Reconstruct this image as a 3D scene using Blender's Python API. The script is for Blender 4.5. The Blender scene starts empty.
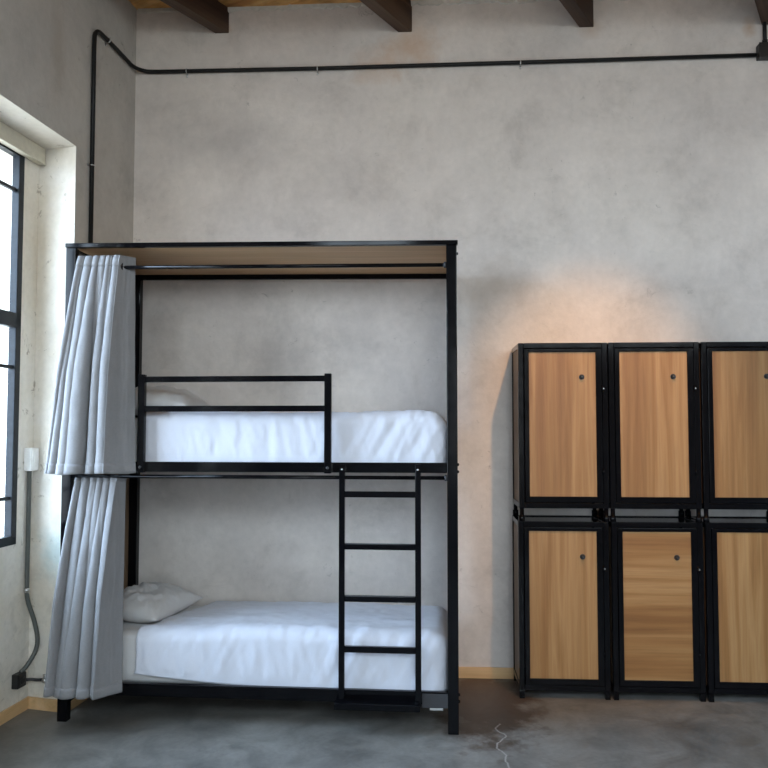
import bpy, bmesh, math, random
from mathutils import Vector, Matrix, noise
from math import sin, cos, pi, radians

random.seed(7)
SC = bpy.context.scene
COL = SC.collection

# ------------------------------------------------------------------ helpers
class MB:
    """collects shapes and links them as ONE mesh object"""
    def __init__(s):
        s.bm = bmesh.new()

    def box(s, x0, x1, y0, y1, z0, z1, bev=0.0, m=None, mi=0):
        bm = s.bm
        P = [(x0, y0, z0), (x1, y0, z0), (x1, y1, z0), (x0, y1, z0),
             (x0, y0, z1), (x1, y0, z1), (x1, y1, z1), (x0, y1, z1)]
        return s.hexa(P, bev, m, mi)

    def hexa(s, P, bev=0.0, m=None, mi=0):
        bm = s.bm
        v = [bm.verts.new(m @ Vector(p) if m else Vector(p)) for p in P]
        fs = []
        for q in ((0, 3, 2, 1), (4, 5, 6, 7), (0, 1, 5, 4), (1, 2, 6, 5), (2, 3, 7, 6), (3, 0, 4, 7)):
            f = bm.faces.new([v[i] for i in q]); f.material_index = mi; fs.append(f)
        if bev > 0:
            es = list({e for f in fs for e in f.edges})
            bmesh.ops.bevel(bm, geom=es, offset=bev, segments=2, profile=0.6, affect='EDGES')
        return s

    def tube(s, pts, r, seg=12, cap=True, smooth=True):
        bm = s.bm
        pts = [Vector(p) for p in pts]
        rings = []
        n = len(pts)
        up = Vector((0, 0, 1))
        prev = None
        for i, p in enumerate(pts):
            if i == 0: t = pts[1] - pts[0]
            elif i == n - 1: t = pts[-1] - pts[-2]
            else: t = (pts[i + 1] - p).normalized() + (p - pts[i - 1]).normalized()
            t.normalize()
            if prev is None:
                a = up if abs(t.dot(up)) < 0.9 else Vector((1, 0, 0))
                x = a.cross(t).normalized()
            else:
                x = (prev - t * prev.dot(t)).normalized()
            prev = x
            y = t.cross(x)
            rr = r[i] if isinstance(r, (list, tuple)) else r
            rings.append([bm.verts.new(p + (x * cos(2 * pi * k / seg) + y * sin(2 * pi * k / seg)) * rr) for k in range(seg)])
        for a, b in zip(rings, rings[1:]):
            for k in range(seg):
                f = bm.faces.new((a[k], a[(k + 1) % seg], b[(k + 1) % seg], b[k])); f.smooth = smooth
        if cap:
            bm.faces.new(rings[0][::-1]); bm.faces.new(rings[-1])
        return s

    def lathe(s, base, axis, prof, seg=20):
        """prof: (distance along the axis, radius)"""
        axis = Vector(axis).normalized(); base = Vector(base)
        return s.tube([base + axis * d for d, _ in prof], [max(r, 1e-4) for _, r in prof], seg)

    def grid(s, fn, nu, nv, smooth=True, mi=0):
        bm = s.bm
        V = [[bm.verts.new(fn(i / nu, j / nv)) for i in range(nu + 1)] for j in range(nv + 1)]
        for j in range(nv):
            for i in range(nu):
                f = bm.faces.new((V[j][i], V[j][i + 1], V[j + 1][i + 1], V[j + 1][i])); f.smooth = smooth; f.material_index = mi
        return s

    def build(s, name, mats, parent=None, loc=None):
        me = bpy.data.meshes.new(name)
        bmesh.ops.recalc_face_normals(s.bm, faces=s.bm.faces[:])
        s.bm.to_mesh(me); s.bm.free()
        for m in (mats if isinstance(mats, (list, tuple)) else [mats]):
            me.materials.append(m)
        o = bpy.data.objects.new(name, me); COL.objects.link(o)
        if parent: o.parent = parent
        if loc: o.location = loc
        return o


def tag(o, label, cat, group=None, kind=None):
    o['label'] = label; o['category'] = cat
    if group: o['group'] = group
    if kind: o['kind'] = kind
    return o


def empty(name, loc=(0, 0, 0), rz=0.0):
    o = bpy.data.objects.new(name, None); COL.objects.link(o)
    o.location = loc; o.rotation_euler = (0, 0, rz); o.empty_display_size = 0.1
    return o


def struct(o):
    o['kind'] = 'structure'; return o


def smooth_path(pts, n=8):
    """Catmull-Rom through the points"""
    P = [Vector(p) for p in pts]; P = [P[0]] + P + [P[-1]]
    out = []
    for i in range(1, len(P) - 2):
        for k in range(n):
            t = k / n
            a, b, c, d = P[i - 1], P[i], P[i + 1], P[i + 2]
            out.append(0.5 * ((2 * b) + (c - a) * t + (2 * a - 5 * b + 4 * c - d) * t * t + (3 * b - a - 3 * c + d) * t ** 3))
    out.append(P[-2]); return out


def copy_tree(o, parent=None):
    kids = [c for c in bpy.data.objects if c.parent == o]
    c = o.copy(); COL.objects.link(c); c.parent = parent
    for k in kids: copy_tree(k, c)
    return c

# ------------------------------------------------------------------ materials
class NT:
    def __init__(s, name):
        s.m = bpy.data.materials.new(name); s.m.use_nodes = True
        s.t = s.m.node_tree; s.n = s.t.nodes; s.l = s.t.links
        s.b = s.n['Principled BSDF']; s.out = s.n['Material Output']
    def add(s, typ, **kw):
        nd = s.n.new(typ)
        for k, v in kw.items():
            if k.startswith('i_'): nd.inputs[k[2:].replace('_', ' ')].default_value = v
            else: setattr(nd, k, v)
        return nd
    def link(s, a, b): s.l.new(a, b)
    def coord(s, kind='Object', scale=(1, 1, 1), rot=(0, 0, 0), loc=(0, 0, 0)):
        tc = s.add('ShaderNodeTexCoord'); mp = s.add('ShaderNodeMapping')
        mp.inputs['Scale'].default_value = scale; mp.inputs['Rotation'].default_value = rot; mp.inputs['Location'].default_value = loc
        s.link(tc.outputs[kind], mp.inputs['Vector']); return mp.outputs['Vector']
    def pos(s):
        return s.add('ShaderNodeNewGeometry').outputs['Position']
    def noise(s, vec, scale, detail=4, rough=0.55, dist=0.0):
        nd = s.add('ShaderNodeTexNoise'); nd.inputs['Scale'].default_value = scale; nd.inputs['Detail'].default_value = detail
        nd.inputs['Roughness'].default_value = rough; nd.inputs['Distortion'].default_value = dist
        s.link(vec, nd.inputs['Vector']); return nd.outputs['Fac']
    def ramp(s, fac, stops, interp='LINEAR'):
        nd = s.add('ShaderNodeValToRGB'); cr = nd.color_ramp; cr.interpolation = interp
        while len(cr.elements) > 1: cr.elements.remove(cr.elements[-1])
        cr.elements[0].position = stops[0][0]; c0 = stops[0][1]
        cr.elements[0].color = (*c0, 1) if isinstance(c0, tuple) else (c0, c0, c0, 1)
        for p, c in stops[1:]:
            e = cr.elements.new(p); e.color = (*c, 1) if isinstance(c, tuple) else (c, c, c, 1)
        s.link(fac, nd.inputs['Fac']); return nd.outputs['Color']
    def math(s, op, a, b=None, clamp=False):
        nd = s.add('ShaderNodeMath', operation=op); nd.use_clamp = clamp
        for i, v in enumerate((a, b)):
            if v is None: continue
            if isinstance(v, (int, float)): nd.inputs[i].default_value = v
            else: s.link(v, nd.inputs[i])
        return nd.outputs[0]
    def mix(s, fac, a, b, blend='MIX'):
        nd = s.add('ShaderNodeMix', data_type='RGBA', blend_type=blend)
        for k, v in ((0, fac), (6, a), (7, b)):
            if isinstance(v, (int, float)): nd.inputs[k].default_value = v
            elif isinstance(v, tuple): nd.inputs[k].default_value = (*v, 1)
            else: s.link(v, nd.inputs[k])
        return nd.outputs[2]
    def bump(s, h, strength=0.2, dist=0.01):
        nd = s.add('ShaderNodeBump'); nd.inputs['Strength'].default_value = strength; nd.inputs['Distance'].default_value = dist
        s.link(h, nd.inputs['Height']); s.link(nd.outputs['Normal'], s.b.inputs['Normal'])
    def blob(s, p, c, rad, soft=0.5):
        """mask 1 at point c of the place, 0 beyond the radii rad; ragged by noise"""
        sub = s.add('ShaderNodeVectorMath', operation='SUBTRACT'); s.link(p, sub.inputs[0]); sub.inputs[1].default_value = c
        dv = s.add('ShaderNodeVectorMath', operation='DIVIDE'); s.link(sub.outputs[0], dv.inputs[0]); dv.inputs[1].default_value = rad
        ln = s.add('ShaderNodeVectorMath', operation='LENGTH'); s.link(dv.outputs[0], ln.inputs[0])
        n = s.noise(p, 7.0, 5, 0.65)
        d = s.math('ADD', ln.outputs['Value'], s.math('MULTIPLY', s.math('SUBTRACT', n, 0.5), 1.6))
        return s.math('SUBTRACT', 1.0, s.math('DIVIDE', s.math('SUBTRACT', d, 1 - soft), soft), True)
    def color(s, c):
        if isinstance(c, tuple): s.b.inputs['Base Color'].default_value = (*c, 1)
        else: s.link(c, s.b.inputs['Base Color'])
    def rough(s, r):
        if isinstance(r, (int, float)): s.b.inputs['Roughness'].default_value = r
        else: s.link(r, s.b.inputs['Roughness'])
    def spec(s, v): s.b.inputs['Specular IOR Level'].default_value = v


def plaster(name, tint, stains=True):
    t = NT(name); p = t.pos()
    big = t.noise(p, 0.9, 5, 0.6, 0.4); mid = t.noise(p, 2.6, 7, 0.68, 0.25); fine = t.noise(p, 22, 4, 0.6)
    c1 = t.ramp(big, [(0.30, (0.55, 0.535, 0.515)), (0.50, (0.62, 0.60, 0.57)), (0.70, (0.67, 0.65, 0.61))])
    c2 = t.ramp(mid, [(0.32, (0.82, 0.815, 0.81)), (0.46, (0.96, 0.958, 0.955)), (0.66, (1.05, 1.05, 1.05))])
    c = t.mix(1.0, c1, c2, 'MULTIPLY')
    # trowel streaks, thin and dark
    vs = t.add('ShaderNodeMapping'); vs.inputs['Scale'].default_value = (1.2, 1.2, 3.0); vs.inputs['Rotation'].default_value = (0, 0.5, 0)
    t.link(p, vs.inputs['Vector'])
    st = t.noise(vs.outputs['Vector'], 4.0, 9, 0.76, 0.9)
    sm = t.ramp(st, [(0.60, 0.0), (0.72, 0.55), (0.80, 0.7)])
    c = t.mix(t.math('MULTIPLY', sm, 0.36), c, (0.30, 0.285, 0.27))
    # small scratches and specks, gathered in patches
    sk = t.noise(p, 13.0, 10, 0.78, 0.7); pt = t.noise(p, 1.7, 3, 0.5)
    skm = t.math('MULTIPLY', t.ramp(sk, [(0.605, 0.0), (0.66, 1.0)]), t.ramp(pt, [(0.45, 0.0), (0.62, 1.0)]))
    c = t.mix(t.math('MULTIPLY', skm, 0.75), c, (0.25, 0.235, 0.215))
    lt = t.noise(p, 2.1, 8, 0.72, 0.5)
    c = t.mix(t.math('MULTIPLY', t.ramp(lt, [(0.56, 0.0), (0.66, 1.0)]), 0.22), c, (0.74, 0.72, 0.69))
    c = t.mix(1.0, c, t.ramp(fine, [(0.3, 0.95), (0.7, 1.03)]), 'MULTIPLY')
    if stains:
        for ctr, rad, col, k in (((-0.10, 0, 4.17), (0.24, 0.5, 0.20), (0.50, 0.34, 0.22), 0.65),
                                 ((-0.34, 0, 4.05), (0.20, 0.5, 0.16), (0.50, 0.35, 0.24), 0.55),
                                 ((1.08, 0, 4.26), (0.10, 0.5, 0.08), (0.42, 0.30, 0.20), 0.5),
                                 ((2.12, 0, 4.24), (0.06, 0.5, 0.08), (0.42, 0.27, 0.16), 0.6),
                                 ((-1.37, 0, 4.33), (0.06, 0.5, 0.05), (0.50, 0.30, 0.15), 0.6),
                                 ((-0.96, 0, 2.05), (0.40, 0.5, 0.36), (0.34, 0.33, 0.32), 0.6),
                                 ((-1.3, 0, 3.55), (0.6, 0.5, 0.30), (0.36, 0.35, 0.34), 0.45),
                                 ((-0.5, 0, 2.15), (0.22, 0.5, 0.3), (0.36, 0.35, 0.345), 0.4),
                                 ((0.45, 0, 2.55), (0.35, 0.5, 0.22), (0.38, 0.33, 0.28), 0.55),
                                 ((-2.06, -0.95, 3.75), (0.3, 0.10, 0.34), (0.40, 0.32, 0.24), 0.35)):
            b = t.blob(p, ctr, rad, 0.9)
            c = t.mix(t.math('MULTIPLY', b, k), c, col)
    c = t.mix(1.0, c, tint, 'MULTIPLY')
    t.color(c); t.rough(0.85); t.spec(0.25)
    t.bump(t.math('ADD', t.math('MULTIPLY', mid, 0.7), t.math('MULTIPLY', fine, 0.25)), 0.35, 0.02)
    return t.m


def niche_paint():
    t = NT('niche_cream_paint'); p = t.pos()
    big = t.noise(p, 2.0, 5, 0.6); chip = t.noise(p, 11, 5, 0.7, 0.6); fine = t.noise(p, 30, 4)
    c = t.ramp(big, [(0.3, (0.66, 0.59, 0.49)), (0.55, (0.75, 0.70, 0.615)), (0.75, (0.80, 0.765, 0.715))])
    c = t.mix(t.ramp(chip, [(0.635, 0.0), (0.665, 0.55), (0.71, 0.75)]), c, (0.32, 0.27, 0.21))
    for ctr, rad, k in (((-2.13, -0.72, 0.88), (0.16, 0.3, 0.20), 0.5), ((-2.10, -0.72, 1.10), (0.07, 0.3, 0.10), 0.25)):
        c = t.mix(t.math('MULTIPLY', t.blob(p, ctr, rad, 0.8), k), c, (0.33, 0.50, 0.52))
    # rub marks low down on the parapet
    lo = t.add('ShaderNodeSeparateXYZ'); t.link(p, lo.inputs[0])
    low = t.math('SUBTRACT', 1.0, t.math('DIVIDE', lo.outputs['Z'], 1.5), True)
    mk = t.noise(p, 6, 5, 0.7, 1.0)
    c = t.mix(t.math('MULTIPLY', t.ramp(mk, [(0.5, 0.0), (0.66, 1.0)]), t.math('MULTIPLY', low, 0.5)), c, (0.42, 0.39, 0.34))
    c = t.mix(1.0, c, t.ramp(fine, [(0.3, 0.94), (0.7, 1.03)]), 'MULTIPLY')
    t.color(c); t.rough(0.75); t.spec(0.3)
    t.bump(chip, 0.25, 0.012)
    return t.m


def concrete():
    t = NT('polished_concrete'); p = t.pos()
    big = t.noise(p, 0.8, 6, 0.62, 0.8); mid = t.noise(p, 3.5, 6, 0.65, 1.2); fine = t.noise(p, 40, 3)
    c = t.ramp(big, [(0.30, (0.118, 0.112, 0.102)), (0.5, (0.182, 0.174, 0.160)), (0.72, (0.260, 0.250, 0.232))])
    c = t.mix(1.0, c, t.ramp(mid, [(0.3, 0.60), (0.5, 1.0), (0.72, 1.35)]), 'MULTIPLY')
    c = t.mix(1.0, c, t.ramp(fine, [(0.3, 0.92), (0.7, 1.06)]), 'MULTIPLY')
    # dark brown shade between bed and lockers, painted into the floor colour
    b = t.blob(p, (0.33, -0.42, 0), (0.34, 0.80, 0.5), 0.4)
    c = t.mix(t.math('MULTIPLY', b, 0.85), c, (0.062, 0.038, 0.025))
    # the crack: a meandering pale line running towards the viewer
    sp = t.add('ShaderNodeSeparateXYZ'); t.link(p, sp.inputs[0])
    cy = t.add('ShaderNodeCombineXYZ'); t.link(sp.outputs['Y'], cy.inputs['X'])
    w1 = t.noise(cy.outputs[0], 5.0, 1, 0.5); w2 = t.noise(cy.outputs[0], 22.0, 2, 0.6)
    xc = t.math('ADD', t.math('MULTIPLY', t.math('SUBTRACT', w1, 0.5), 0.20), t.math('MULTIPLY', t.math('SUBTRACT', w2, 0.5), 0.035))
    xc = t.math('ADD', xc, 0.378)
    d = t.math('ABSOLUTE', t.math('SUBTRACT', sp.outputs['X'], xc))
    line = t.math('SUBTRACT', 1.0, t.math('DIVIDE', d, 0.007), True)
    rng = t.math('MULTIPLY', t.math('LESS_THAN', sp.outputs['Y'], -0.78), t.math('GREATER_THAN', sp.outputs['Y'], -2.2))
    c = t.mix(t.math('MULTIPLY', t.math('MULTIPLY', line, rng), 0.8), c, (0.42, 0.40, 0.38))
    t.color(c); t.rough(t.ramp(mid, [(0.3, 0.36), (0.7, 0.55)])); t.spec(0.42)
    t.bump(t.math('ADD', mid, t.math('MULTIPLY', fine, 0.2)), 0.08, 0.01)
    return t.m


def wood(name, lo, midc, hi, axis='z', scale=1.0, rough=0.45, rand=True, coordkind='Object'):
    """streaky grain along the given axis"""
    t = NT(name)
    tc = t.add('ShaderNodeTexCoord'); vec = tc.outputs[coordkind]
    if rand:
        oi = t.add('ShaderNodeObjectInfo'); cmb = t.add('ShaderNodeCombineXYZ')
        for k in range(3): t.link(t.math('MULTIPLY', oi.outputs['Random'], (37.0, 11.0, 23.0)[k]), cmb.inputs[k])
        ad = t.add('ShaderNodeVectorMath', operation='ADD'); t.link(vec, ad.inputs[0]); t.link(cmb.outputs[0], ad.inputs[1]); vec = ad.outputs[0]
    sc = {'x': (0.35, 9, 9), 'y': (9, 0.35, 9), 'z': (9, 9, 0.35)}[axis]
    mp = t.add('ShaderNodeMapping'); mp.inputs['Scale'].default_value = tuple(v * scale for v in sc); t.link(vec, mp.inputs['Vector'])
    a = t.noise(mp.outputs[0], 1.1, 5, 0.55, 0.5); b = t.noise(mp.outputs[0], 6.0, 6, 0.7, 0.3)
    c = t.ramp(a, [(0.32, lo), (0.48, midc), (0.62, hi), (0.75, midc)])
    c = t.mix(1.0, c, t.ramp(b, [(0.25, 0.80), (0.5, 1.0), (0.75, 1.10)]), 'MULTIPLY')
    t.color(c); t.rough(rough); t.spec(0.35)
    t.bump(b, 0.06, 0.004)
    return t.m


def metal_black(name='black_enamelled_steel', base=(0.0025, 0.0025, 0.0035), r=0.10):
    t = NT(name); p = t.pos()
    n = t.noise(p, 18, 4, 0.6)
    t.color(t.mix(1.0, base, t.ramp(n, [(0.3, 0.8), (0.7, 1.25)]), 'MULTIPLY'))
    t.rough(t.ramp(n, [(0.3, r * 0.85), (0.7, r * 1.25)])); t.spec(0.17)
    return t.m


def fabric(name, col, weave=900, var=0.05, bumpk=0.1, sheen=0.15):
    t = NT(name); p = t.pos()
    m1 = t.add('ShaderNodeMapping'); m1.inputs['Scale'].default_value = (1, 1, 0.12); t.link(p, m1.inputs['Vector'])
    m2 = t.add('ShaderNodeMapping'); m2.inputs['Scale'].default_value = (0.12, 0.12, 1); t.link(p, m2.inputs['Vector'])
    a = t.noise(m1.outputs[0], weave, 2); b = t.noise(m2.outputs[0], weave, 2)
    w = t.math('ADD', t.math('MULTIPLY', a, 0.5), t.math('MULTIPLY', b, 0.5))
    big = t.noise(p, 9, 4, 0.6)
    c = t.mix(1.0, col, t.ramp(w, [(0.35, 1 - var * 2), (0.65, 1 + var)]), 'MULTIPLY')
    c = t.mix(1.0, c, t.ramp(big, [(0.3, 1 - var), (0.7, 1 + var * 0.5)]), 'MULTIPLY')
    t.color(c); t.rough(0.9); t.spec(0.15)
    t.b.inputs['Sheen Weight'].default_value = sheen
    t.bump(t.math('ADD', w, t.math('MULTIPLY', big, 0.6)), bumpk, 0.004)
    return t.m


def plain(name, col, r=0.5, metallic=0.0):
    t = NT(name); n = t.noise(t.pos(), 30, 3)
    t.color(t.mix(1.0, col, t.ramp(n, [(0.3, 0.92), (0.7, 1.06)]), 'MULTIPLY')); t.rough(r)
    t.b.inputs['Metallic'].default_value = metallic
    return t.m


def glass():
    t = NT('window_glass')
    tr = t.add('ShaderNodeBsdfTransparent'); tr.inputs['Color'].default_value = (0.94, 0.97, 0.98, 1)
    gl = t.add('ShaderNodeBsdfGlossy'); gl.inputs['Roughness'].default_value = 0.02
    lw = t.add('ShaderNodeLayerWeight'); lw.inputs['Blend'].default_value = 0.5
    fac = t.math('ADD', t.math('MULTIPLY', t.math('POWER', lw.outputs['Facing'], 5.0), 0.5), 0.03, True)
    mx = t.add('ShaderNodeMixShader'); t.link(fac, mx.inputs[0]); t.link(tr.outputs[0], mx.inputs[1]); t.link(gl.outputs[0], mx.inputs[2])
    t.link(mx.outputs[0], t.out.inputs['Surface'])
    return t.m


def ceiling_wood():
    t = NT('ceiling_boards_wood'); p = t.pos()
    mp = t.add('ShaderNodeMapping'); mp.inputs['Rotation'].default_value = (0, 0, radians(29.3)); t.link(p, mp.inputs['Vector'])
    m2 = t.add('ShaderNodeMapping'); m2.inputs['Scale'].default_value = (0.5, 9, 9); t.link(mp.outputs[0], m2.inputs['Vector'])
    a = t.noise(m2.outputs[0], 1.4, 6, 0.65, 0.4); b = t.noise(p, 5, 4)
    c = t.ramp(a, [(0.3, (0.36, 0.15, 0.040)), (0.5, (0.66, 0.34, 0.10)), (0.7, (0.76, 0.49, 0.21))])
    c = t.mix(1.0, c, t.ramp(b, [(0.35, 0.6), (0.6, 1.1)]), 'MULTIPLY')
    t.color(c); t.rough(0.6)
    t.bump(a, 0.2, 0.01)
    return t.m


M = {}
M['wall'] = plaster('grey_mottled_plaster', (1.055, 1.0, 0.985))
M['wall_l'] = plaster('grey_plaster_dimmed', (0.80, 0.785, 0.765))  # same plaster as the back wall, its dimmer light put into the tint
M['niche'] = niche_paint()
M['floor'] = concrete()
M['black'] = metal_black()
M['rail'] = metal_black('black_locker_steel', (0.0025, 0.0025, 0.0035), 0.10)
M['winblack'] = metal_black('window_steel_paint', (0.016, 0.019, 0.024), 0.35)
M['door_v'] = wood('oak_laminate_vertical', (0.215, 0.098, 0.030), (0.285, 0.143, 0.049), (0.375, 0.212, 0.086), 'z', 1.25)
M['door_h'] = wood('oak_laminate_horizontal', (0.215, 0.098, 0.030), (0.285, 0.143, 0.049), (0.375, 0.212, 0.086), 'x', 1.25)
M['side'] = wood('locker_side_laminate', (0.17, 0.115, 0.070), (0.22, 0.155, 0.10), (0.27, 0.19, 0.125), 'z', 1.0)
M['roof'] = wood('bunk_roof_plywood', (0.40, 0.235, 0.115), (0.50, 0.305, 0.155), (0.58, 0.38, 0.21), 'x', 0.7)
M['panel'] = wood('bunk_end_board', (0.15, 0.095, 0.058), (0.20, 0.13, 0.08), (0.25, 0.165, 0.10), 'z', 0.9)
M['skirt'] = wood('pine_skirting', (0.50, 0.30, 0.14), (0.62, 0.40, 0.20), (0.70, 0.48, 0.27), 'x', 0.6, rand=False)
M['skirt_y'] = wood('pine_skirting_side', (0.50, 0.30, 0.14), (0.62, 0.40, 0.20), (0.70, 0.48, 0.27), 'y', 0.6, rand=False)
M['beam'] = wood('dark_brown_beam', (0.040, 0.022, 0.014), (0.070, 0.040, 0.026), (0.115, 0.075, 0.050), 'y', 0.8, 0.6)
M['ceil'] = ceiling_wood()
M['sheet'] = fabric('white_cotton_sheet', (0.64, 0.63, 0.63), 700, 0.02, 0.05)
M['duvet'] = fabric('white_duvet_cotton', (0.62, 0.635, 0.705), 700, 0.015, 0.06)
M['pillow'] = fabric('pillow_cotton', (0.60, 0.585, 0.58), 700, 0.02, 0.05)
M['curtain'] = fabric('grey_blue_linen', (0.245, 0.243, 0.25), 620, 0.05, 0.2, 0.1)
M['tub'] = metal_black('black_conduit', (0.014, 0.014, 0.014), 0.4)
M['grey'] = plain('grey_conduit', (0.085, 0.092, 0.085), 0.5)
M['steel'] = plain('zinc_steel', (0.62, 0.62, 0.62), 0.3, 1.0)
M['white'] = plain('white_plastic', (0.86, 0.86, 0.85), 0.35)
M['blackp'] = plain('black_plastic', (0.012, 0.012, 0.012), 0.4)
M['board'] = plain('cream_painted_board', (0.56, 0.52, 0.42), 0.6)
M['glass'] = glass()
M['bracket'] = plain('dull_steel_bracket', (0.05, 0.05, 0.055), 0.45, 0.4)

# ------------------------------------------------------------------ the room
CEIL = 4.475
RX, FY = 4.6, -7.4          # right wall, wall behind the viewer
# left wall runs slightly out of square: s = distance from the corner, t = outwards
WO = Vector((-1.992, 0, 0)); WD = Vector((-0.0797, -0.9968, 0)); WN = Vector((-0.9968, 0.0797, 0))
def W(s, t, z): 
    p = WO + WD * s + WN * t
    return Vector((p.x, p.y, z))

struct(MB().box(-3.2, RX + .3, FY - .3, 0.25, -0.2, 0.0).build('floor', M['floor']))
struct(MB().box(-2.7, RX + .3, 0.0, 0.25, 0.0, CEIL + .2).build('wall_back', M['wall']))
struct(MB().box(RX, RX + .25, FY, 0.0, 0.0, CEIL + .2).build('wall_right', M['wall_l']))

# boards of the ceiling run square to the skewed beams
def ceiling():
    b = MB()
    a = radians(29.3)
    ux, uy = cos(a), -sin(a)          # along the boards
    vx, vy = sin(a), cos(a)           # across the boards (beam direction, towards the back wall)
    cx, cy = 1.0, -3.5
    k = -40
    bw = 0.30
    while k * bw < 7.5:
        v0, v1 = k * bw, (k + 1) * bw - 0.012
        if v1 > -7.5:
            dz = 0.004 * ((k * 7) % 3)
            P = []
            for z in (CEIL + dz, CEIL + dz + 0.03):
                for (u, v) in ((-7.5, v0), (7.5, v0), (7.5, v1), (-7.5, v1)):
                    P.append((cx + ux * u + vx * v, cy + uy * u + vy * v, z))
            b.hexa(P)
        k += 1
    b.box(-3.4, RX + .3, FY - .3, .25, CEIL + 0.036, CEIL + 0.10)
    # cut away everything outside the room
    for co, no in (((0, 0.12, 0), (0, 1, 0)), ((0, FY - .2, 0), (0, -1, 0)), ((RX + .2, 0, 0), (1, 0, 0)), ((-2.85, 0, 0), (-1, 0, 0))):
        bmesh.ops.bisect_plane(b.bm, geom=b.bm.verts[:] + b.bm.edges[:] + b.bm.faces[:], plane_co=co, plane_no=no, clear_outer=True)
    return struct(b.build('ceiling', M['ceil']))
ceiling()

# left wall: thick, with window niches down to the floor; thin wall behind each niche
NICHES = [(0.7474, 2.75, 0.709), (3.75, 5.75, 3.71)]      # front edges s0, s1 and the inner corner of the far reveal
WINS = [(0.863, 2.58, 0.955, 3.20), (3.86, 5.60, 0.955, 3.20)]
NT_, TH = 0.252, 0.52
SMAX = 7.75
def q(b, pts, mi):
    f = b.bm.faces.new([b.bm.verts.new(p) for p in pts]); f.material_index = mi
def wall_left():
    b = MB()
    def slab(s0, s1, t0, t1, z0, z1, mi=0):
        P = [W(s, t, z) for z in (z0, z1) for (s, t) in ((s0, t0), (s1, t0), (s1, t1), (s0, t1))]
        b.hexa(P, 0, None, mi)
    HZ = [3.255, 3.255]
    edges = [-0.05]
    # full-depth piers: far pier has a splayed reveal
    (a0, a1, ai), (c0, c1, ci) = NICHES
    for (sa, sai, sb) in ((-0.05, None, (a0, ai)), (a1, None, (c0, ci)), (c1, None, (SMAX, SMAX))):
        P = [W(s, t, z) for z in (0, CEIL + .2) for (s, t) in ((sa, 0), (sb[0], 0), (sb[1], NT_ + 0.0), (sa, NT_ + 0.0))]
        b.hexa(P)
    for (n0, n1, ni), hz in zip(NICHES, HZ):
        P = [W(s, t, z) for z in (hz, CEIL + .2) for (s, t) in ((n0, 0), (n1, 0), (n1, NT_), (ni, NT_))]
        b.hexa(P)
    # thin wall with the window holes
    prev = -0.05
    for (w0, w1, z0, z1) in WINS:
        slab(prev, w0, NT_, TH, 0, CEIL + .2)
        slab(w0, w1, NT_, TH, 0, z0)
        slab(w0, w1, NT_, TH, z1, CEIL + .2)
        prev = w1
    slab(prev, SMAX, NT_, TH, 0, CEIL + .2)
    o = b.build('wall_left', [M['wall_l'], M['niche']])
    for f in o.data.polygons:      # cream paint on everything inside the niches
        c = f.center; r = Vector((c.x, c.y, 0)) - WO
        s, t = r.dot(WD), r.dot(WN)
        n = f.normal
        inside = any(n0 - 0.05 < s < n1 + 0.02 for n0, n1, _ in NICHES)
        if inside and t > 0.02 and c.z < 3.5: f.material_index = 1
        if t > NT_ - 0.01: f.material_index = 1
        if abs(t) < 0.004: f.material_index = 0
    return struct(o)
wall_left()

# wall behind the viewer: unseen high windows and a lower one, added to light the room from the front
FILL_WIN = [(-1.95, -.62, 2.95, 4.36, 2), (.50, 4.35, 2.95, 4.36, 4), (0.10, 1.32, 0.75, 2.80, 2)]
def wall_front():
    b = MB()
    xs = sorted({-2.9, RX + .25} | {v for w in FILL_WIN for v in w[:2]})
    zs = sorted({0.0, CEIL + .2} | {v for w in FILL_WIN for v in w[2:4]})
    for xa, xb in zip(xs, xs[1:]):
        for za, zb in zip(zs, zs[1:]):
            cx, cz = (xa + xb) / 2, (za + zb) / 2
            if any(w[0] < cx < w[1] and w[2] < cz < w[3] for w in FILL_WIN): continue
            b.box(xa, xb, FY - .25, FY, za, zb)
    struct(b.build('wall_front', M['wall_l']))
    for i, (x0, x1, z0, z1, n) in enumerate(FILL_WIN):
        w = struct(empty('window_%d' % (i + 3)))  # window out of view, put in for front light
        f = MB()
        for k in range(n + 1):
            xa = x0 + (x1 - x0 - .05) * k / n
            f.box(xa, xa + .05, FY - .15, FY - .10, z0, z1, .004)
        for za in (z0, z1 - .05): f.box(x0, x1, FY - .145, FY - .105, za, za + .05, .004)
        f.build('window_frame', M['winblack'], w)
        MB().box(x0, x1, FY - .128, FY - .122, z0, z1).build('pane', M['glass'], w)
wall_front()

def side_window(i, s0, s1, z0, z1):
    w = empty('window_%d' % i); struct(w)
    b = MB()
    def bar(sa, sb, ta, tb, za, zb, bev=0.003):
        P = [W(s, t, z) for z in (za, zb) for (s, t) in ((sa, ta), (sb, ta), (sb, tb), (sa, tb))]
        b.hexa(P, bev)
    T0, T1 = 0.247, 0.292
    bar(s0, s0 + .048, T0, T1, z0, z1); bar(s1 - .048, s1, T0, T1, z0, z1)
    bar(s0, s1, T0, T1, z0, z0 + .05); bar(s0, s1, T0, T1, z1 - .05, z1)
    bar(s0, s1, T0, T1, 2.172, 2.254)
    mid = (s0 + s1) / 2
    bar(mid - .03, mid + .03, T0, T1, z0, z1)
    b.build('window_frame', M['winblack'], w)
    b = MB()
    for z in (2.955, 1.948, 1.215): bar(s0, s1, T0 + .012, T1 - .012, z - .010, z + .010, 0.002)
    for s in ((s0 + mid) / 2, (mid + s1) / 2): bar(s - .010, s + .010, T0 + .012, T1 - .012, z0, z1, 0.002)
    b.build('glazing_bars', M['winblack'], w)
    b = MB()
    bar(s0 + .02, s1 - .02, 0.268, 0.272, z0 + .02, z1 - .02, 0)
    b.build('pane', M['glass'], w)
for i, wv in enumerate(WINS): side_window(i + 1, *wv)

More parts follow.
